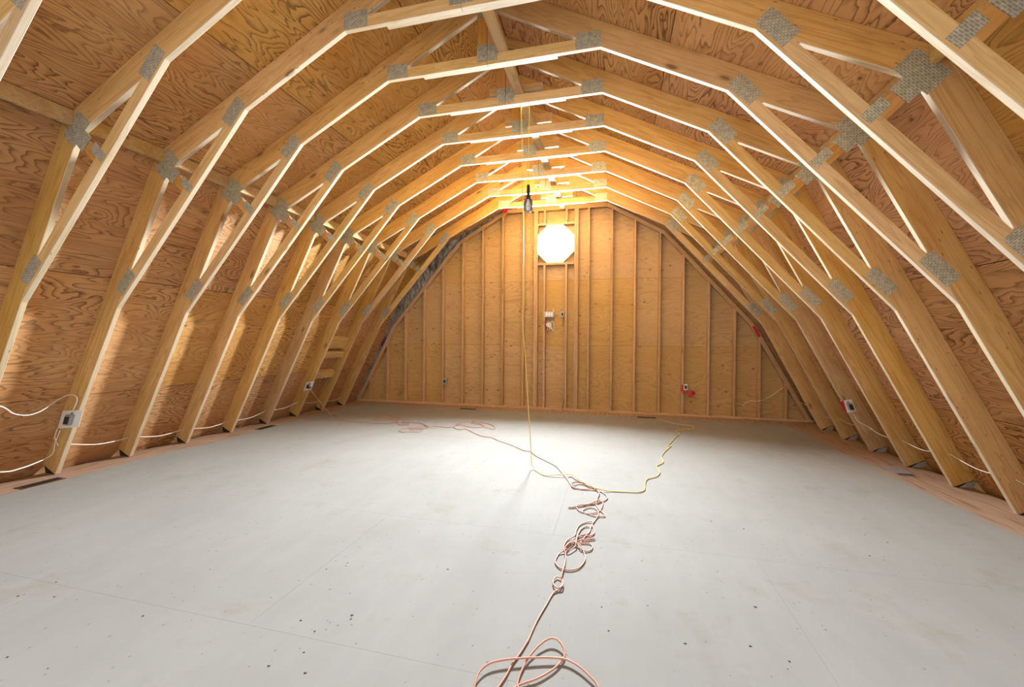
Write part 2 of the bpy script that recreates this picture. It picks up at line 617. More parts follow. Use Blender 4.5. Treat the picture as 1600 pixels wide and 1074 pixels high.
L1 = inset_line(RAKE[0], RAKE[1], RT)
L2 = inset_line(RAKE[1], RAKE[2], RT)
L3 = inset_line(RAKE[2], RAKE[3], RT)
L4 = ((RAKE[3][0], RAKE[3][1] - RT), (0, RAKE[3][1] - RT), Vector((-1, 0)))
INN = [isect(L1[0], L1[2], (0, 0.038), Vector((1, 0))), isect(L1[0], L1[2], L2[0], L2[2]),
       isect(L2[0], L2[2], L3[0], L3[2]), isect(L3[0], L3[2], L4[0], L4[2])]
O0 = isect(RAKE[0], L1[2], (0, 0.038), Vector((1, 0)))
OUTR = [O0] + RAKE[1:]
for s in (-1, 1):
    for i in range(3):
        poly = [(OUTR[i][0] * s, OUTR[i][1]), (OUTR[i + 1][0] * s, OUTR[i + 1][1]),
                (INN[i + 1][0] * s, INN[i + 1][1]), (INN[i][0] * s, INN[i][1])]
        board('rake_plate', poly, (OUTR[i + 1][0] * s - OUTR[i][0] * s, OUTR[i + 1][1] - OUTR[i][1]), 0, SD, M_STUD, wall_far, WY)
board('top_plate', [(-OUTR[3][0], OUTR[3][1]), (OUTR[3][0], OUTR[3][1]), (INN[3][0], INN[3][1]), (-INN[3][0], INN[3][1])],
      (1, 0), 0, SD, M_STUD, wall_far, WY)
bar('bottom_plate', (8.44, SD, .038), (0, WY + SD / 2, .019), M_STUD, wall_far)


def rake_under(x):
    x = abs(x)
    pts = [INN[0], INN[1], INN[2], INN[3], (0, INN[3][1])]
    for a, b in zip(pts, pts[1:]):
        if b[0] <= x <= a[0]:
            return a[1] + (b[1] - a[1]) * (x - a[0]) / (b[0] - a[0])
    return .05


SILL_Z, HEAD_Z = 2.742, 3.448
stud_x = [-3.892, -3.49, -3.082, -2.67, -2.267, -1.847, -1.437, -1.036, -.633, -.411, -.373, .344, .382,
          .588, .998, 1.396, 1.817, 2.205, 2.614, 3.021, 3.399, 3.794]
for x in stud_x:
    zl, zr = rake_under(x), rake_under(x + .038)
    board('stud', [(x, .038), (x + .038, .038), (x + .038, zr), (x, zl)], (0, 1), 0, SD, M_STUD, wall_far, WY)
for x in (-.228, .180):
    board('cripple_stud', [(x, .038), (x + .038, .038), (x + .038, SILL_Z - .038), (x, SILL_Z - .038)], (0, 1), 0, SD, M_STUD, wall_far, WY)
    board('cripple_stud', [(x, HEAD_Z + .038), (x + .038, HEAD_Z + .038), (x + .038, rake_under(0)), (x, rake_under(0))], (0, 1), 0, SD, M_STUD, wall_far, WY)
bar('rough_sill', (.344 + .335, SD, .038), ((.344 - .335) / 2, WY + SD / 2, SILL_Z - .019), M_STUD, wall_far)
bar('window_header', (.344 + .335, SD, .038), ((.344 - .335) / 2, WY + SD / 2, HEAD_Z + .019), M_STUD, wall_far)


def roof_clip(poly):
    for s in (-1, 1):
        poly = clip(poly, (4.25 * s, 0), (-LN[0] * s, -LN[1]))
        poly = clip(poly, (KO[0] * s, KO[1] - .002), (-UN[0] * s, -UN[1]))
        if len(poly) < 3:
            return []
    return poly


rows = [.0, 1.205, 2.425, 4.35]
cols = [[-4.3, -2.25, .18, 2.63, 4.3], [-4.3, -3.06, -.395, 1.41, 4.3], [-4.3, -1.83, -.395, .364, 2.22, 4.3]]
for j in range(3):
    for i in range(len(cols[j]) - 1):
        x0, x1, z0, z1 = cols[j][i] + .0015, cols[j][i + 1] - .0015, rows[j] + .0015, rows[j + 1] - .0015
        if j == 2 and i == 2:
            # pieces above and below the window opening
            for za, zb in ((z0, SILL_Z - .03), (HEAD_Z + .03, z1)):
                p = roof_clip([(x0, za), (x1, za), (x1, zb), (x0, zb)])
                board('plywood_panel', p, (1, 0), 0, .011, M_GABLE, wall_far, WY + SD, 0)
            continue
        p = roof_clip([(x0, z0), (x1, z0), (x1, z1), (x0, z1)])
        if len(p) > 2:
            board('plywood_panel', p, (1, 0), 0, .011, M_GABLE, wall_far, WY + SD, 0)
# ring of sheathing round the octagonal opening
NN = 32


def octa(a, r):
    q = (a + math.pi / 8) % (math.pi / 4) - math.pi / 8
    return r / math.cos(q)


def rect_r(a, w, zlo, zhi):
    c, s_ = math.cos(a), math.sin(a)
    t = 9
    if abs(c) > 1e-9:
        t = min(t, w / abs(c))
    if s_ > 1e-9:
        t = min(t, zhi / s_)
    if s_ < -1e-9:
        t = min(t, zlo / s_)
    return t


def ring(name, rin, rout, y0, y1, mat, parent, loc):
    vs_, fs = [], []
    for k in range(NN):
        a = 2 * math.pi * k / NN
        for r in (rin(a), rout(a)):
            for y in (y0, y1):
                vs_.append((r * math.cos(a), y, r * math.sin(a)))
    for k in range(NN):
        a, b = 4 * k, 4 * ((k + 1) % NN)
        fs += [[a, b, b + 2, a + 2], [a + 1, a + 3, b + 3, b + 1], [a, a + 1, b + 1, b], [a + 2, b + 2, b + 3, a + 3]]
    me = mesh(name, vs_, fs)
    return link(name, me, mat, parent, Matrix.Translation(loc))


ring('window_surround', lambda a: octa(a, WIN_R + .012),
     lambda a: rect_r(a, .378, SILL_Z - .03 - WIN_Z, HEAD_Z + .03 - WIN_Z), 0, .011, M_GABLE, wall_far, (WIN_X, WY + SD, WIN_Z))
# masonry thickness outside the sheathing, closing the wall round the opening
ring('outer_wall', lambda a: octa(a, WIN_R + .012), lambda a: 6.0, .015, .20, M_BACKING, wall_far, (WIN_X, WY + SD, WIN_Z))

# house wrap hanging loose behind the left rake
vs_, fs = [], []
line = [(-4.30, .02), (-3.85, .80), (-3.40, 1.62), (-2.70, 2.45), (-1.99, 3.29), (-1.45, 3.60), (-.95, 3.88), (-.78, 3.90)]
den = []
for a, b in zip(line, line[1:]):
    n = int(math.hypot(b[0] - a[0], b[1] - a[1]) / .06)
    den += [(a[0] + (b[0] - a[0]) * t / n, a[1] + (b[1] - a[1]) * t / n) for t in range(n)]
for i, (x, z) in enumerate(den):
    for j in range(5):
        w = -.10 + .06 * j
        nx, nz = -.72, .69
        vs_.append((x + nx * w + random.uniform(-.012, .012), random.uniform(-.025, .012) - .01 * j, z + nz * w * .8 + random.uniform(-.012, .012)))
for i in range(len(den) - 1):
    for j in range(4):
        a = i * 5 + j
        fs.append([a, a + 5, a + 6, a + 1])
link('house_wrap', mesh('house_wrap', vs_, fs), M_WRAP, wall_far, Matrix.Translation((0, WY + .05, 0)))
board('wrap_tape', [(-1.02, 3.72), (-.94, 3.70), (-.86, 3.86), (-.94, 3.88)], (.5, 1), 0, .003, M_RED, wall_far, WY - .06, 0)

# the window
win = tag(empty('window_1', (WIN_X, WY + SD, WIN_Z)), 'small octagonal window, blown out by daylight, high in the gable wall', None, None, 'structure')
ring('window_frame', lambda a: octa(a, WIN_R - .018), lambda a: octa(a, WIN_R + .011), -.080, .16, M_FRAME, win, (0, 0, 0))
ring('window_sash', lambda a: octa(a, WIN_R - .045), lambda a: octa(a, WIN_R - .0182), .11, .145, M_FRAME, win, (0, 0, 0))
oct_pts = [(octa(2 * math.pi * k / 16, WIN_R - .046) * math.cos(2 * math.pi * k / 16), octa(2 * math.pi * k / 16, WIN_R - .046) * math.sin(2 * math.pi * k / 16)) for k in range(16)]
link('window_pane', prism_mesh('window_pane', oct_pts, .125, .130), M_GLASS, win)


# ------------------------------------------------------------------ the roof trusses
TH = .038


def build_truss():
    t = empty('roof_truss')
    G = .0012

    def plate(name, c, size, ang, y=-.0016):
        """toothed plate centred at c (x,z); ang in the truss plane; local x across the ribs"""
        m = frame2d((math.cos(ang), math.sin(ang)), c)
        w, h = size[0] / 2, size[1] / 2
        me = prism_mesh(name, [(-w, -h), (w, -h), (w, h), (-w, h)], y, 0.0)
        return link(name, me, M_PLATE, t, m)

    for s in (-1, 1):
        def mir(pts):
            return [(x * s, z) for x, z in pts]

        lo_out_foot = (FOOT[0] + LN[0] * LW, FOOT[1] + LN[1] * LW)
        # strut half width leaves room for the rafter ends on both sides
        hw = .0445
        b = Vector((-1, -1)).normalized()              # strut runs down and inward from the knuckle
        pn = Vector((1, -1)).normalized()              # toward the lower rafter
        # lower rafter: square cut at the foot, bevel cut at the strut
        low = [FOOT, lo_out_foot, (KO[0] + .0, KO[1])]
        low_poly = [FOOT, lo_out_foot]
        # points where the rafter edges meet the strut edge
        e0 = Vector(KO) + pn * hw

        def meet(p, d, q, e):
            return isect(p, Vector(d), q, Vector(e))
        lp_out = meet(lo_out_foot, LD, e0, b)
        lp_in = meet(FOOT, LD, e0, b)
        board('lower_rafter', mir([FOOT, lo_out_foot, lp_out, lp_in]), (LD[0] * s, LD[1]), 0, TH, M_RAFTER, t)
        e1 = Vector(KO) - pn * hw
        up_out = meet(KO, UD, e1, b)
        up_in = meet(UPPER, UD, e1, b)
        board('upper_rafter', mir([up_in, up_out, (0.001, RIDGE_TOP - .001), (0.001, up_bot(0))]), (UD[0] * s, UD[1]), 0, TH, M_RAFTER, t)
        # inner chord, 2x4, bevel cut against both rafters
        cd = Vector((UPPER[0] - KNEE[0], UPPER[1] - KNEE[1])).normalized()
        cn = Vector((cd.y, -cd.x))
        ctop = (KNEE[0] + cn.x * .089, KNEE[1] + cn.y * .089)
        c_lo = meet(ctop, cd, FOOT, LD)
        c_hi = meet(ctop, cd, UPPER, UD)
        board('inner_chord', mir([KNEE, c_lo, c_hi, UPPER]), (cd.x * s, cd.y), 0, TH, M_CHORD, t)
        # strut from the knuckle to the chord
        sa = meet(e0, b, ctop, cd)
        sb = meet(e1, b, ctop, cd)
        so0 = meet(e0, b, KO, LD)
        so1 = meet(e1, b, KO, UD)
        board('strut', mir([sa, so0, KO, so1, sb]), (b.x * s, b.y), G, TH - G, M_STRUT, t)
        # collar half
        board('collar_tie', mir([(.001, COLR[1]), COLR, ((4.097 - COLR[1] - .089) / .509, COLR[1] + .089), (.001, COLR[1] + .089)]),
              (s, 0), 0, TH, M_CHORD, t)
        # king post half
        board('king_post', mir([(.0015, COLR[1] + .0895), (.089, COLR[1] + .0895), (.089, up_bot(.089) - .001), (.0015, up_bot(0) - .002)]),
              (0, 1), 0, TH, M_STRUT, t)
        # toothed plates
        ca = math.atan2(cd.y, cd.x * s)
        plate('toothed_plate', (1.968 * s, 3.145), (.13, .225) if False else (.225, .118), ca)
        plate('toothed_plate', (3.150 * s, 1.795), (.235, .105), ca)
        plate('toothed_plate', (.838 * s, 3.690), (.198, .125), 0 if s > 0 else 0)
        plate('toothed_plate', (.0455 * s, 3.722), (.086, .142), 0)
        plate('toothed_plate', (.0455 * s, 4.075), (.086, .10), 0)
        plate('knuckle_plate', (2.672 * s, 2.783), (.155, .225), math.atan2(1, s))
        plate('knuckle_plate', (2.600 * s, 2.690), (.09, .125), math.atan2(1, s), -.0024)
        plate('toothed_plate', (2.461 * s, 2.597), (.14, .072), math.atan2(1, s))
        # crumpled foot plate at the heel
        fp = [(FOOT[0] + .045, .004), (FOOT[0] + .15, .004), (FOOT[0] + .168, .078), (FOOT[0] + .10, .05)]
        if s > 0:
            board('foot_plate', mir(fp), (s, 0), -.003, -.0005, M_PLATE, t, 0, 0)
        board('heel_gap_shade', mir([(FOOT[0] + .03, .001), (FOOT[0] + .14, .001), (FOOT[0] + .155, .07)]), (s, 0), .006, TH - .006, M_BACKING, t, 0, 0)  # dark wedge fills the open gap under the foot, shade put into its colour
    board('scab_board', [(-.605, 3.627), (.59, 3.627), (.59, 3.709), (-.605, 3.709)], (1, 0), TH, 2 * TH, M_CHORD, t)
    return t


def copy_tree(o, parent=None):
    c = o.copy()
    COL.objects.link(c)
    c.parent = parent
    for ch in o.children:
        copy_tree(ch, c)
    return c


ORD = ['', 'second', 'third', 'fourth', 'fifth', 'sixth', 'seventh', 'eighth', 'ninth', 'tenth']
proto = build_truss()
trusses = []
for k in range(10):
    t = proto if k == 0 else copy_tree(proto)
    t.location = (0, TY(k), 0)
    t.rotation_euler = (0, 0, 0)
    trusses.append(t)
    extra = {2: ', outlet with orange cord on one leg', 7: ', outlet in white plastic pan on one leg',
             5: ', yellow cord hung over its collar'}.get(k, '')
    lab = ('gambrel roof truss standing next to the octagonal-window gable wall' if k == 0 else
           ORD[k] + ' gambrel roof truss from the gable wall' + extra)
    tag(t, lab, 'roof truss', 'gambrel roof trusses')
for k, t in enumerate(trusses):
    if k <= 5:
        zt = {5: 3.822, 4: 3.857}.get(k, 3.876)
        board('ridge_tie', [(-.18, 3.757), (.36, 3.757), (.36, zt), (-.18, zt)], (1, 0), TH, 2 * TH, M_RAFTER, t)

# blocking along both knuckle lines
for s in (-1, 1):
    for k in range(1, 10):
        ln = SP - TH - .002
        poly = [(2.702, 2.815), (2.742, 2.815), (2.742, 2.905), (2.702, 2.920)]
        me = prism_mesh('blocking', [((x - 2.722) * s, z - 2.86) for x, z in poly], -ln / 2, ln / 2, .002)
        o = link('blocking', me, M_CHORD, None, Matrix.Translation((2.722 * s, TY(k) + TH + ln / 2 + .001, 2.86)))
        o['label'] = ('blocking board above the %s outlet, between %s and %s trusses from gable wall'
                      % ('white-pan' if s < 0 else 'red-taped', 'first' if k == 1 else ORD[k - 1], ORD[k]))
        tag(o, None, 'board', 'blocking boards along the roof breaks')

# flat brace lying on the collars
lb = bar('lateral_brace', (7.55 - TY(9), .089, .037), (.1365, (7.55 + TY(9)) / 2, 3.711 + .0187), M_CHORD, None, ALONGY)
tag(lb, 'long flat brace board lying across the truss collars beside the king posts', 'board')

# three short boards nailed across the bay by the cord outlet
ml = slope_matrix(-1, 'lower')
for i, (s0, h, dep) in enumerate(((.80, .115, .10), (1.20, .10, .12), (1.415, .20, .085))):
    ln = SP - TH - .004
    me = prism_mesh('cross_board', [(-ln / 2, -h / 2), (ln / 2, -h / 2), (ln / 2, h / 2), (-ln / 2, h / 2)], -dep, -.0005, .002)
    o = link('cross_board', me, M_CHORD, None, ml @ Matrix.Translation((TY(2) + TH + ln / 2 + .002, 0, s0)))
    tag(o, ['lowest', 'middle', 'topmost and widest'][i] + ' short board nailed between rafters above the cord outlet', 'board', 'short boards between two rafters')


# ------------------------------------------------------------------ electrical boxes on the trusses and the gable wall
def on_truss(k, q, dy=0.0):
    return on_y(q[0], q[1], TY(k) + dy)


def outlet(name, label, k, s, z, pan, hgt=.10, wid=.06, red=False):
    """steel box screwed to a rafter's front face near its inner edge, following the rafter's lean"""
    x = lo_in(z) * s
    root = empty(name, (x, TY(k), z))
    rot = Matrix.Identity(4)
    sh = .40 if s < 0 else -.36                       # the sheet leans with the rafter
    inward = -s
    ox = -inward * .055
    def lean(pts):
        return [(x + sh * z, z) for x, z in pts]
    if pan:
        w0, w1, h0, h1 = pan
        me = prism_mesh('vapour_pan', lean([(w0, h0), (w1, h0 + .03), (w1, h1 + .02), (w0, h1)]), -.004, -.001)
        link('vapour_pan', me, M_POLY, root, rot @ Matrix.Translation((0, -.001, 0)))
    bxm = rot @ Matrix.Translation(((pan[0] + pan[1]) / 2 + .008, 0, .01))
    hw_, hh = wid / 2, hgt / 2
    body = link('box_body', prism_mesh('box_body', lean([(-hw_, -hh), (hw_, -hh), (hw_, hh), (-hw_, hh)]), -.036, -.006, .003), M_METAL, root, bxm)
    link('receptacle', prism_mesh('receptacle', lean([(-hw_ * .72, -hh * .75), (hw_ * .72, -hh * .75), (hw_ * .72, hh * .6), (-hw_ * .72, hh * .6)]), -.042, -.0362, .002), M_BLACK, body)
    link('mounting_ear', prism_mesh('mounting_ear', lean([(-.012, hh), (.012, hh), (.012, hh + .018), (-.012, hh + .018)]), -.012, -.007), M_METAL, body)
    if red:
        me = prism_mesh('tape_scrap', [(-.085, .05), (-.05, .085), (-.035, .03), (-.005, -.085), (-.03, -.06)], -.008, -.0045)
        link('tape_scrap', me, M_RED, root, rot @ Matrix.Translation((.02, 0, 0)))
    tag(root, label, 'outlet box')
    return root


outlet('outlet_box', 'steel outlet box with black receptacle in white plastic pan on a rafter leg', 7, -1, .525, (-.185, .075, -.085, .085), .10, .075)
outlet('outlet_box', 'white outlet box on a rafter leg with the orange cord plugged in', 2, -1, .505, (-.10, .045, -.075, .075), .075, .05)
outlet('outlet_box', 'white outlet box with red tape scraps on a leaning rafter leg', 2, 1, .52, (-.03, .09, -.075, .075), .085, .055, True)


def wall_box(name, label, x, z, w, h, mat, dark=True, red=False, round_=False, cat='outlet box'):
    root = empty(name, (x, WY, z))
    d = .05
    if round_:
        pts = [(w / 2 * math.cos(math.pi * q / 4 + .39), h / 2 * math.sin(math.pi * q / 4 + .39)) for q in range(8)]
    else:
        pts = [(-w / 2, -h / 2), (w / 2, -h / 2), (w / 2, h / 2), (-w / 2, h / 2)]
    body = link('box_body', prism_mesh('box_body', pts, -.008, d, .002), mat, root)
    if dark:
        q = .62
        link('receptacle', prism_mesh('receptacle', [(a * q, b * q) for a, b in pts], -.014, -.0085, .001), M_BLACK, body)
    else:
        for i in range(3):
            me = prism_mesh('terminal', [(-.010, -h * .3), (.010, -h * .3), (.010, h * .3), (-.010, h * .3)], -.014, -.0085, .001)
            link('terminal', me, M_WHITE, body, Matrix.Translation((-w * .27 + w * .27 * i, 0, 0)))
    if red:
        for (a, b, sx, sz, r) in ((-.055, -.02, .03, .13, .05), (.0, -.085, .11, .035, -.1), (.09, -.115, .07, .13, .3), (.135, -.10, .05, .05, -.4)):
            me = prism_mesh('tape_scrap', [(-sx / 2, -sz / 2), (sx / 2, -sz / 2 * .8), (sx / 2 * .9, sz / 2), (-sx / 2 * .8, sz / 2 * .9)], -.006, -.002)
            link('tape_scrap', me, M_RED, root, Matrix.Translation((a, -.004, b)) @ Matrix.Rotation(r, 4, 'Y'))
    tag(root, label, cat)
    return root


b1 = wall_box('outlet_box', 'grey steel outlet box low on a gable wall stud, black receptacle', -2.20, .465, .07, .11, M_METAL)
b2 = wall_box('outlet_box', 'white outlet box with red tape hanging below it on the gable wall', 2.275, .505, .06, .10, M_WHITE, True, True)
b3 = wall_box('junction_box', 'wide steel junction box with white terminals under the octagonal window', -.11, 1.783, .17, .10, M_METAL, False, cat='junction box')
b4 = wall_box('junction_box', 'narrow black-faced box on the cripple stud beside the wide junction box', .135, 1.783, .055, .095, M_METAL, cat='junction box')
b5 = wall_box('junction_box', 'octagonal steel box with tangled red and white wires under the window', -.115, 1.585, .12, .12, M_METAL, False, False, True, 'junction box')
for i in range(5):
    a = random.uniform(0, 6)
    pts = catmull([(-.06 + .025 * i, -.01, .03), (-.09 + .04 * i, -.05, .07 - .02 * (i % 2)), (-.06 + .035 * i + .03 * math.cos(a), -.06, .02 - .05 * (i % 3)),
                   (-.03 + .03 * i, -.03, -.03 - .02 * i), (-.05 + .025 * i, -.012, -.04)], .01)
    link('wire', tube_mesh('wire', pts, .004, 5), M_RED if i < 2 else M_CABLE, b5)
for bx_, w in ((b3, .06), (b4, .0)):
    z1 = -.1 if bx_ is b4 else .05
    pts = catmull([(.01 + w, .03, -.05 if bx_ is b4 else .05), (.014 + w, .04, -.12 if bx_ is b4 else .08), (.0 + w, .05, -.22 if bx_ is b4 else .12)], .02)
    link('cable_tail', tube_mesh('cable_tail', pts, .004, 5), M_BLACK if bx_ is b4 else M_CABLE, bx_)
bw = link('cable_end', tube_mesh('cable_end', catmull([on_y(879, 641, WY - .02), on_y(879.5, 634, WY - .01), on_y(882, 622, WY + .01)], .02), .005, 5), M_BLACK)
tag(bw, 'short black cable end poking up at the gable wall bottom plate', 'cable')
tp = board('tape_strip', [(3.385, 1.53), (3.43, 1.47), (3.345, 1.62), (3.30, 1.68)], (-.47, .88), -.004, -.001, M_RED, None, WY - .0005, 0)
tp.data = prism_mesh('tape_strip', [(-.10, -.02), (.10, -.02), (.10, .022), (-.10, .022)], -.004, -.001)
tp.data.materials.append(M_RED)
tp.matrix_world = Matrix.Translation((3.365, WY - .001, 1.47)) @ frame2d((-.476, .88), (0, 0))
tag(tp, 'scrap of red tape stuck on the raking plate of the gable wall', 'tape')

# ------------------------------------------------------------------ white house wiring through the rafters
def truss_cable(name, label, pts, r=.0042):
    fixed = []
    for x, y, z in pts:
        lim = 4.252 - .5057 * z - .03
        fixed.append((max(-lim, min(lim, x)), y, z))
    pts = fixed
    o = link(name, tube_mesh(name, catmull(pts, .03), r, 6, (1.2, .8)), M_CABLE)
    return tag(o, label, 'cable', None)


lh = {7: (-3.99, .28), 6: (-4.06, .205), 5: (-4.09, .165), 4: (-4.08, .15), 3: (-4.075, .19), 2: (-4.03, .24), 1: (-4.10, .17), 0: (-4.12, .14)}
pts = [(-3.985, TY(7) - .012, .44), (-4.02, TY(7) - .014, .36), (-3.99, TY(7) - .008, .29)]
for k in range(7, -1, -1):
    x, z = lh[k]
    pts += [(x, TY(k) - .01, z), (x - .005, TY(k) + .05, z)]
    if k:
        x2, z2 = lh[k - 1]
        pts.append(((x + x2) / 2 + .03, TY(k) + SP / 2, (z + z2) / 2 - .025))
truss_cable('house_cable', 'white wiring cable strung low through the rafters between white-pan outlet and gable wall', pts)
pts = [on_truss(7, (94, 673), -.02), on_truss(7, (86, 694), -.02), on_truss(7, (83, 709), -.012), on_y(67, 719, TY(7) - .10),
       on_y(33, 732, TY(7) - .33), on_y(0, 738, TY(8) + .06), (-4.06, TY(8) - .02, .24)]
truss_cable('house_cable', 'white wiring cable leaving the bottom of the white-pan outlet', [tuple(p) for p in pts])
pts = [on_truss(7, (114, 642), -.02), on_truss(7, (121, 626), -.02), on_truss(7, (117, 618), -.02), on_y(105, 618, TY(7) - .03),
       on_y(89, 626, TY(7) - .10), on_y(67, 641, TY(7) - .22), on_y(45, 649, TY(7) - .33), on_y(22, 647, TY(7) - .43),
       on_y(0, 635, TY(8) + .05), (-3.86, TY(8) - .02, .78), (-3.90, TY(9) - .1, .70)]
truss_cable('house_cable', 'white wiring cable sagging away from the top of the white-pan outlet', [tuple(p) for p in pts])
rh = {6: (4.02, .26), 5: (4.03, .265), 4: (4.015, .295), 3: (4.01, .27), 2: (3.985, .31), 1: (4.01, .27), 0: (4.02, .255)}
pts = [(4.06, TY(7), .24)]
for k in range(6, -1, -1):
    x, z = rh[k]
    pts += [(x, TY(k) - .01, z), (x + .005, TY(k) + .05, z)]
    if k:
        x2, z2 = rh[k - 1]
        pts.append(((x + x2) / 2 - .01, TY(k) + SP * .5, (z + z2) / 2 - .03))
pts.append((4.0, WY - .03, .33))
truss_cable('house_cable', 'white wiring cable strung through the rafters below the red-taped outlet', pts)
pts = [on_truss(2, (1334, 648), -.02), on_truss(2, (1339, 657), -.03), on_truss(2, (1345, 661), -.06), (4.0, TY(2) - .12, .29)]
truss_cable('house_cable', 'short white cable drop from the red-taped outlet to the run below', [tuple(p) for p in pts])
pts = [on_y(1160, 634, WY + .03), on_y(1170, 627, WY - .01), on_y(1185, 627, WY - .012), on_y(1200, 622, WY - .02), on_y(1215, 612, WY - .01), on_y(1224, 606, WY + .02)]
truss_cable('house_cable', 'white cable drooping across the short studs in the gable wall corner', [tuple(p) for p in pts])

# ------------------------------------------------------------------ extension cords on the floor
def crop(ox, oy, sc, seq, z=.006):
    out = []
    for q in seq:
        zz = q[2] if len(q) > 2 else z
        out.append((ox + q[0] / sc, oy + q[1] / sc, zz))
    return out


D = crop(540, 635, 6.154, [(0, 140), (100, 147), (200, 155), (300, 163), (400, 165), (480, 158), (520, 145), (480, 135), (400, 124), (330, 125, .02),
    (280, 122), (300, 105), (380, 98), (470, 105), (522, 124), (500, 140, .02), (450, 150, .02), (510, 160, .02), (520, 178), (560, 180), (610, 176), (600, 165, .015), (545, 162, .02), (545, 152), (600, 158),
    (660, 160), (720, 165), (775, 185), (800, 203), (760, 214), (690, 210), (600, 208), (530, 222), (520, 238), (560, 250), (640, 245), (710, 247),
    (745, 228, .015), (690, 226), (620, 226), (625, 215, .015), (680, 205, .02), (740, 189, .02), (800, 200, .02), (860, 194), (960, 203), (1030, 200), (1060, 177), (1110, 157),
    (1190, 147), (1290, 155), (1390, 175), (1440, 210), (1410, 220), (1340, 200, .02), (1300, 180, .02), (1210, 160), (1210, 141), (1260, 150, .015), (1320, 185, .015), (1330, 200),
    (1270, 207), (1190, 200), (1120, 182), (1060, 185, .015), (1042, 202), (1090, 225), (1150, 218), (1200, 240), (1250, 265), (1320, 290), (1400, 300), (1480, 335), (1600, 376)])
D += [(818, 704, .006), (829, 706, .012), (838, 713, .006), (856, 722, .006), (869, 729, .006)]
A = crop(850, 730, 10.74, [(330, 135), (400, 220), (450, 300), (500, 350), (620, 375), (780, 385), (900, 400), (1000, 440), (1065, 520), (1000, 575), (850, 610), (700, 640),
    (560, 668), (410, 685), (480, 670, .02), (600, 652, .02), (760, 615, .02), (880, 562), (940, 548), (955, 575, .02), (860, 608, .02), (720, 622, .02), (590, 630), (545, 645), (550, 690), (600, 742),
    (720, 780), (860, 828), (960, 832), (1020, 832), (1000, 780), (930, 720), (880, 640), (880, 580), (915, 490), (922, 400, .02), (860, 355, .02), (740, 310), (600, 245), (480, 262),
    (460, 310, .02), (520, 352, .02), (700, 372), (780, 355), (700, 300), (560, 292), (490, 310, .02), (430, 250, .02), (400, 170), (470, 168), (560, 230), (700, 282), (860, 372, .02), (925, 440, .02), (890, 560, .02),
    (980, 590), (985, 640), (950, 720), (900, 760, .015), (820, 775), (700, 775), (640, 745), (700, 700), (790, 680), (860, 700), (900, 735), (915, 800, .02), (870, 880), (800, 980)])
B = crop(850, 810, 10.74, [(800, 130), (740, 250), (690, 312), (640, 380), (740, 372), (855, 350), (740, 352, .02), (600, 370, .02), (470, 420), (380, 490), (340, 545), (328, 480), (390, 370), (510, 300, .02), (545, 200),
    (600, 118), (700, 72), (815, 55, .02), (810, 110, .02), (840, 200), (840, 260), (780, 296), (650, 290), (580, 305, .02), (545, 380, .03), (600, 420), (760, 424), (812, 470), (790, 535), (700, 556), (610, 515, .02),
    (560, 430, .03), (470, 410, .03), (400, 470, .03), (360, 530, .03), (260, 590), (205, 670), (190, 745), (260, 832), (400, 872), (560, 850), (660, 760), (692, 660), (655, 545), (600, 445, .03), (520, 400, .04), (430, 430, .04),
    (370, 500, .04), (420, 540, .03), (520, 480, .03), (540, 400, .05), (560, 300, .03), (620, 190), (720, 140), (780, 170), (740, 260), (620, 290, .03), (520, 340, .04), (420, 420, .05), (350, 500, .05), (362, 620, .03), (350, 760, .02), (318, 870, .03), (290, 985, .02)])
Cn = crop(700, 860, 5.02, [(896, 225, .02), (858, 206, .02), (826, 235, .02), (830, 275, .02), (862, 300, .02), (895, 285, .03), (905, 250, .03), (888, 225, .03), (895, 262, .02), (870, 310, .015), (830, 330, .012), (770, 430), (700, 550), (640, 680)])
Cc = crop(720, 950, 6.667, [(700, 340), (620, 470), (540, 580, .012), (470, 710), (390, 830), (310, 950), (200, 990), (140, 900, .03), (150, 780, .05), (200, 660, .06), (300, 580, .06), (440, 545, .06), (600, 528, .06), (780, 520, .055), (960, 522, .05),
    (1100, 540, .045), (1230, 610, .045), (1340, 710, .04), (1430, 820, .03), (1420, 960), (1200, 1030), (850, 980), (640, 880), (590, 790, .012), (650, 620, .03), (720, 500, .04), (830, 380, .06), (930, 320, .07), (1010, 335, .07), (1070, 420, .05),
    (1080, 500, .03), (1020, 590, .03), (920, 670, .03), (780, 745, .03), (600, 810, .02), (480, 900), (400, 1010)])
path = [tuple(on_z(px, py, max(.006, z * .5))) for px, py, z in D + A + B + Cn] + [tuple(on_z(px, py, max(.006, z * .28))) for px, py, z in Cc]
zb = lo_in(.515)
head = [(-zb + .05, TY(2) - .055, .50), (-zb + .07, TY(2) - .10, .495), (-zb + .16, TY(2) - .09, .38), (-zb + .30, TY(2) - .05, .20), (-zb + .42, TY(2) - .02, .06)]
f0 = on_z(527, 650, .006)
cord = empty('extension_cord', path[0])


def rel(pts):
    o = Vector(path[0])
    return [Vector(p) - o for p in pts]


link('cord', tube_mesh('cord', rel(catmull(head + [tuple(f0)] + path, .016)), .0039, 6), M_ORANGE, cord)
link('plug', prism_mesh('plug', [(-.016, -.014), (.016, -.014), (.016, .014), (-.016, .014)], -.045, 0, .004), M_BLACK, cord,
     Matrix.Translation(Vector((-zb + .045, TY(2) - .052, .50)) - Vector(path[0])))
tag(cord, 'long orange extension cord lying tangled across the painted floor', 'cord')

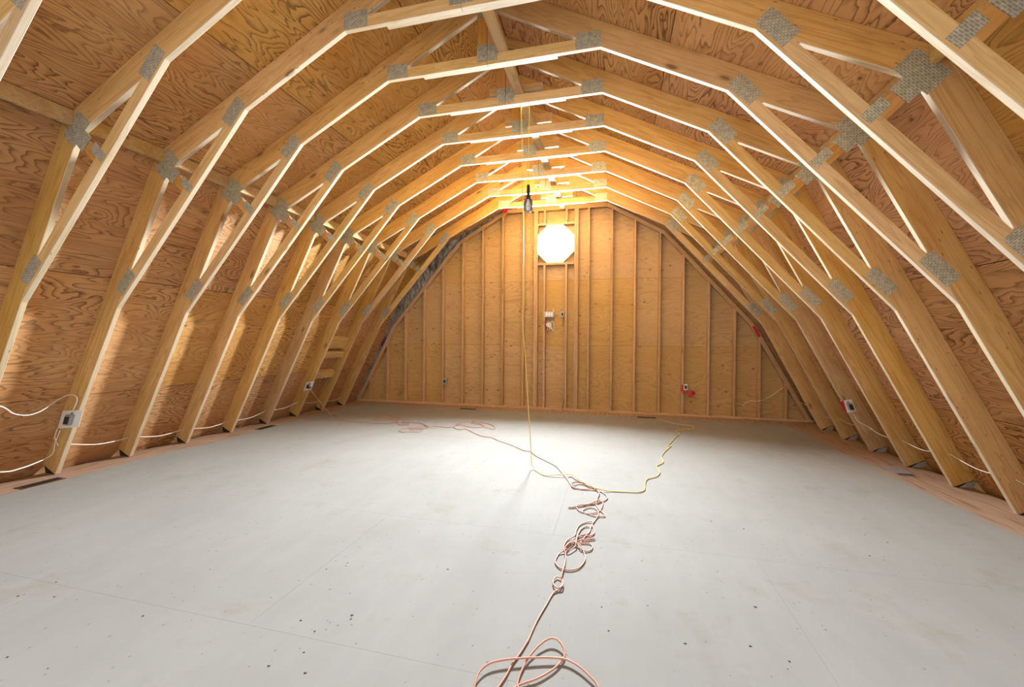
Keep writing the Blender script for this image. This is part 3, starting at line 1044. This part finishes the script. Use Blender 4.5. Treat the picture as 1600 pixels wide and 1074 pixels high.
ypx = [(831, 725, .05), (838, 736, .006), (851, 743, .006), (874, 742, .02), (894, 742, .02), (903, 749, .02), (916, 756, .02), (934, 764, .02), (956, 768, .006), (979, 769, .006), (997, 769.5, .006),
       (1007, 766, .006), (1008, 756, .006), (1012, 749, .006), (1026, 745, .006), (1031, 738, .006), (1026, 729, .006), (1036, 723, .006), (1034, 713, .006), (1041, 704, .006), (1049, 697, .006), (1044, 696, .006), (1050, 690, .006),
       (1057, 682, .006), (1062, 678, .006), (1056, 673, .006), (1068, 671, .006), (1082, 670, .006), (1083, 666, .006), (1068, 664, .006), (1053, 662, .006), (1030, 656, .006)]
yp = [tuple(on_z(*q)) for q in ypx]
yh = TY(5) + .10
hang = [(.30, yh, 3.713), (.255, yh - .004, 3.70), (.165, yh, 3.715 - .10)]
hang = [tuple(on_y(814.8, 168, yh)), tuple(on_y(815.5, 210, yh)), tuple(on_y(817, 345, yh)), tuple(on_y(819, 461, yh)), tuple(on_y(816, 500, yh)), tuple(on_y(821, 560, yh)), tuple(on_y(823.5, 605, yh)),
        tuple(on_y(827, 660, yh)), tuple(on_y(829.5, 700, yh))]
top = hang[0]
hang = [(.175, yh, 3.755), (.189, yh, 3.752), (.190, yh, 3.72), (.178, yh, 3.66)] + hang
yc = link('extension_cord', tube_mesh('extension_cord', catmull(hang + yp, .02), .0042, 6), M_YELLOW)
tag(yc, 'yellow extension cord hanging from a truss collar down to the floor', 'cord')

# drop light on its own yellow cord
lampx = on_y(826.5, 300, yh)
dl = empty('drop_light', (lampx.x, yh - .03, 2.56))
link('cord', tube_mesh('cord', catmull([(0, 0, .28), (0, 0, .6), (.002, 0, .9), (.004, 0, 1.13), (-.02, 0, 1.193), (-.10, 0, 1.195)], .05), .004, 6), M_YELLOW, dl)
link('handle', lathe('handle', [(.006, .285), (.014, .28), (.016, .25), (.015, .17), (.021, .16), (.021, .14)]), M_BLACK, dl)
link('bulb', lathe('bulb', [(.012, .14), (.014, .12), (.026, .08), (.028, .06), (.018, .035), (.004, .03)]), M_BULB, dl)
link('reflector', mesh('reflector', [(.045 * math.cos(a) * w, .045 * math.sin(a) * w, z) for z, w in ((.15, .5), (.12, .95), (.03, 1.0)) for a in [math.pi * j / 8 for j in range(9)]],
     [[i * 9 + j, i * 9 + j + 1, i * 9 + j + 10, i * 9 + j + 9] for i in range(2) for j in range(8)], True), M_METAL, dl)
for j in range(4):
    a = math.pi + math.pi * (j + .5) / 4
    c, s_ = math.cos(a), math.sin(a)
    link('cage_wire', tube_mesh('cage_wire', catmull([(.022 * c, .022 * s_, .15), (.043 * c, .043 * s_, .11), (.044 * c, .044 * s_, .04), (.02 * c, .02 * s_, .005)], .02), .002, 5), M_METAL, dl)
link('cage_hook', tube_mesh('cage_hook', catmull([(0, 0, .01), (0, 0, -.01), (.012, 0, -.02), (.02, 0, -.008)], .01), .002, 5), M_METAL, dl)
link('cage_ring', tube_mesh('cage_ring', [Vector((.044 * math.cos(2 * math.pi * j / 16), .044 * math.sin(2 * math.pi * j / 16), .06)) for j in range(17)], .002, 5), M_METAL, dl)
tag(dl, 'caged drop light with dark handle hanging on a yellow cord', 'work light')


# ------------------------------------------------------------------ floor registers
def register(label, cx, cy, L, W, along_y, mat, cover=False):
    root = empty('floor_register', (cx, cy, 0))
    m = Matrix.Identity(4) if along_y else Matrix.Rotation(math.pi / 2, 4, 'Z')
    w, l, b = W / 2, L / 2, .012

    def bx(name, x0, x1, y0, y1, z0, z1, mt):
        me = prism_mesh(name, [(x0, z0), (x1, z0), (x1, z1), (x0, z1)], y0, y1)
        link(name, me, mt, root, m)
    bx('well_shade', -w + b, w - b, -l + b, l - b, .0002, .0012, M_DARK)  # flat plate, the shade of the duct opening put into its dark colour
    for s in (-1, 1):
        bx('frame_side', s * w - b * (s > 0), s * w + b * (s < 0), -l, l, .0002, .005, mat)
        bx('frame_end', -w + b, w - b, s * l - b * (s > 0), s * l + b * (s < 0), .0002, .005, mat)
    n = 9
    for i in range(1, n):
        y = -l + b + (L - 2 * b) * i / n
        bx('louver', -w + b, w - b, y - .0015, y + .0015, .0012, .004, M_DARK if not cover else mat)
    if cover:
        me = prism_mesh('cover_sheet', [(-w * .95, .006), (w * .95, .006), (w * .95, .009), (-w * .95, .009)], -l * .55, l * 1.0)
        link('cover_sheet', me, M_GREYM, root, m @ Matrix.Rotation(.10, 4, 'Z'))
    tag(root, label, 'floor register', 'floor registers')


register('dark floor register beside the rafter foot under the white-pan outlet', -3.866, 2.52, .285, .11, True, M_BROWN)
register('dark floor register beside a rafter foot near the orange cord outlet', -3.845, 4.93, .285, .105, True, M_BROWN)
register('dark floor register in front of the gable wall near the orange coils', -1.575, 7.25, .32, .10, False, M_BROWN)
register('dark floor register at the gable wall by the yellow cord end', 1.61, 7.28, .31, .10, False, M_BROWN)
register('floor register half covered by a grey metal sheet by the galvanised rafter feet', 3.86, 4.94, .31, .17, True, M_GREYM, True)

# ------------------------------------------------------------------ crumbs and wood chips on the floor
vs_, fs = [], []
spots = [(328, 890), (543, 880), (541, 885), (85, 933), (28, 932), (88, 910), (12, 1027), (75, 1045), (548, 968), (550, 962), (562, 856), (424, 934), (759, 720), (755, 722), (763, 719), (1111, 815), (1162, 827), (1341, 828), (1352, 836),
         (1387, 848), (1359, 869), (1381, 876), (1003, 877), (1172, 1010), (1233, 1034), (940, 949), (1012, 947), (273, 786), (224, 963), (492, 987), (470, 970), (475, 1020), (477, 1052), (420, 1041), (1070, 1006), (951, 986), (1180, 949), (700, 890), (510, 890)]
P = [on_z(x, y) for x, y in spots]
for i in range(170):
    P.append(Vector((random.uniform(-3.6, 3.4), random.uniform(1.3, 6.6), 0)))
for i, p in enumerate(P):
    r = random.uniform(.004, .009) if i < len(spots) else random.uniform(.0018, .0045)
    a0 = random.uniform(0, 6.28)
    b = len(vs_)
    el = random.uniform(.4, 1)
    for j in range(5):
        a = a0 + 2 * math.pi * j / 5
        rr = r * random.uniform(.7, 1.2)
        vs_.append((p.x + rr * math.cos(a), p.y + rr * el * math.sin(a), .0003))
    vs_.append((p.x, p.y, r * .5))
    fs += [[b + j, b + (j + 1) % 5, b + 5] for j in range(5)]
o = link('floor_debris', mesh('floor_debris', vs_, fs), plain('debris', (.14, .10, .07), .9, 0, .3, 40))
tag(o, 'scattered dark crumbs and wood chips on the painted floor', 'debris', None, 'stuff')
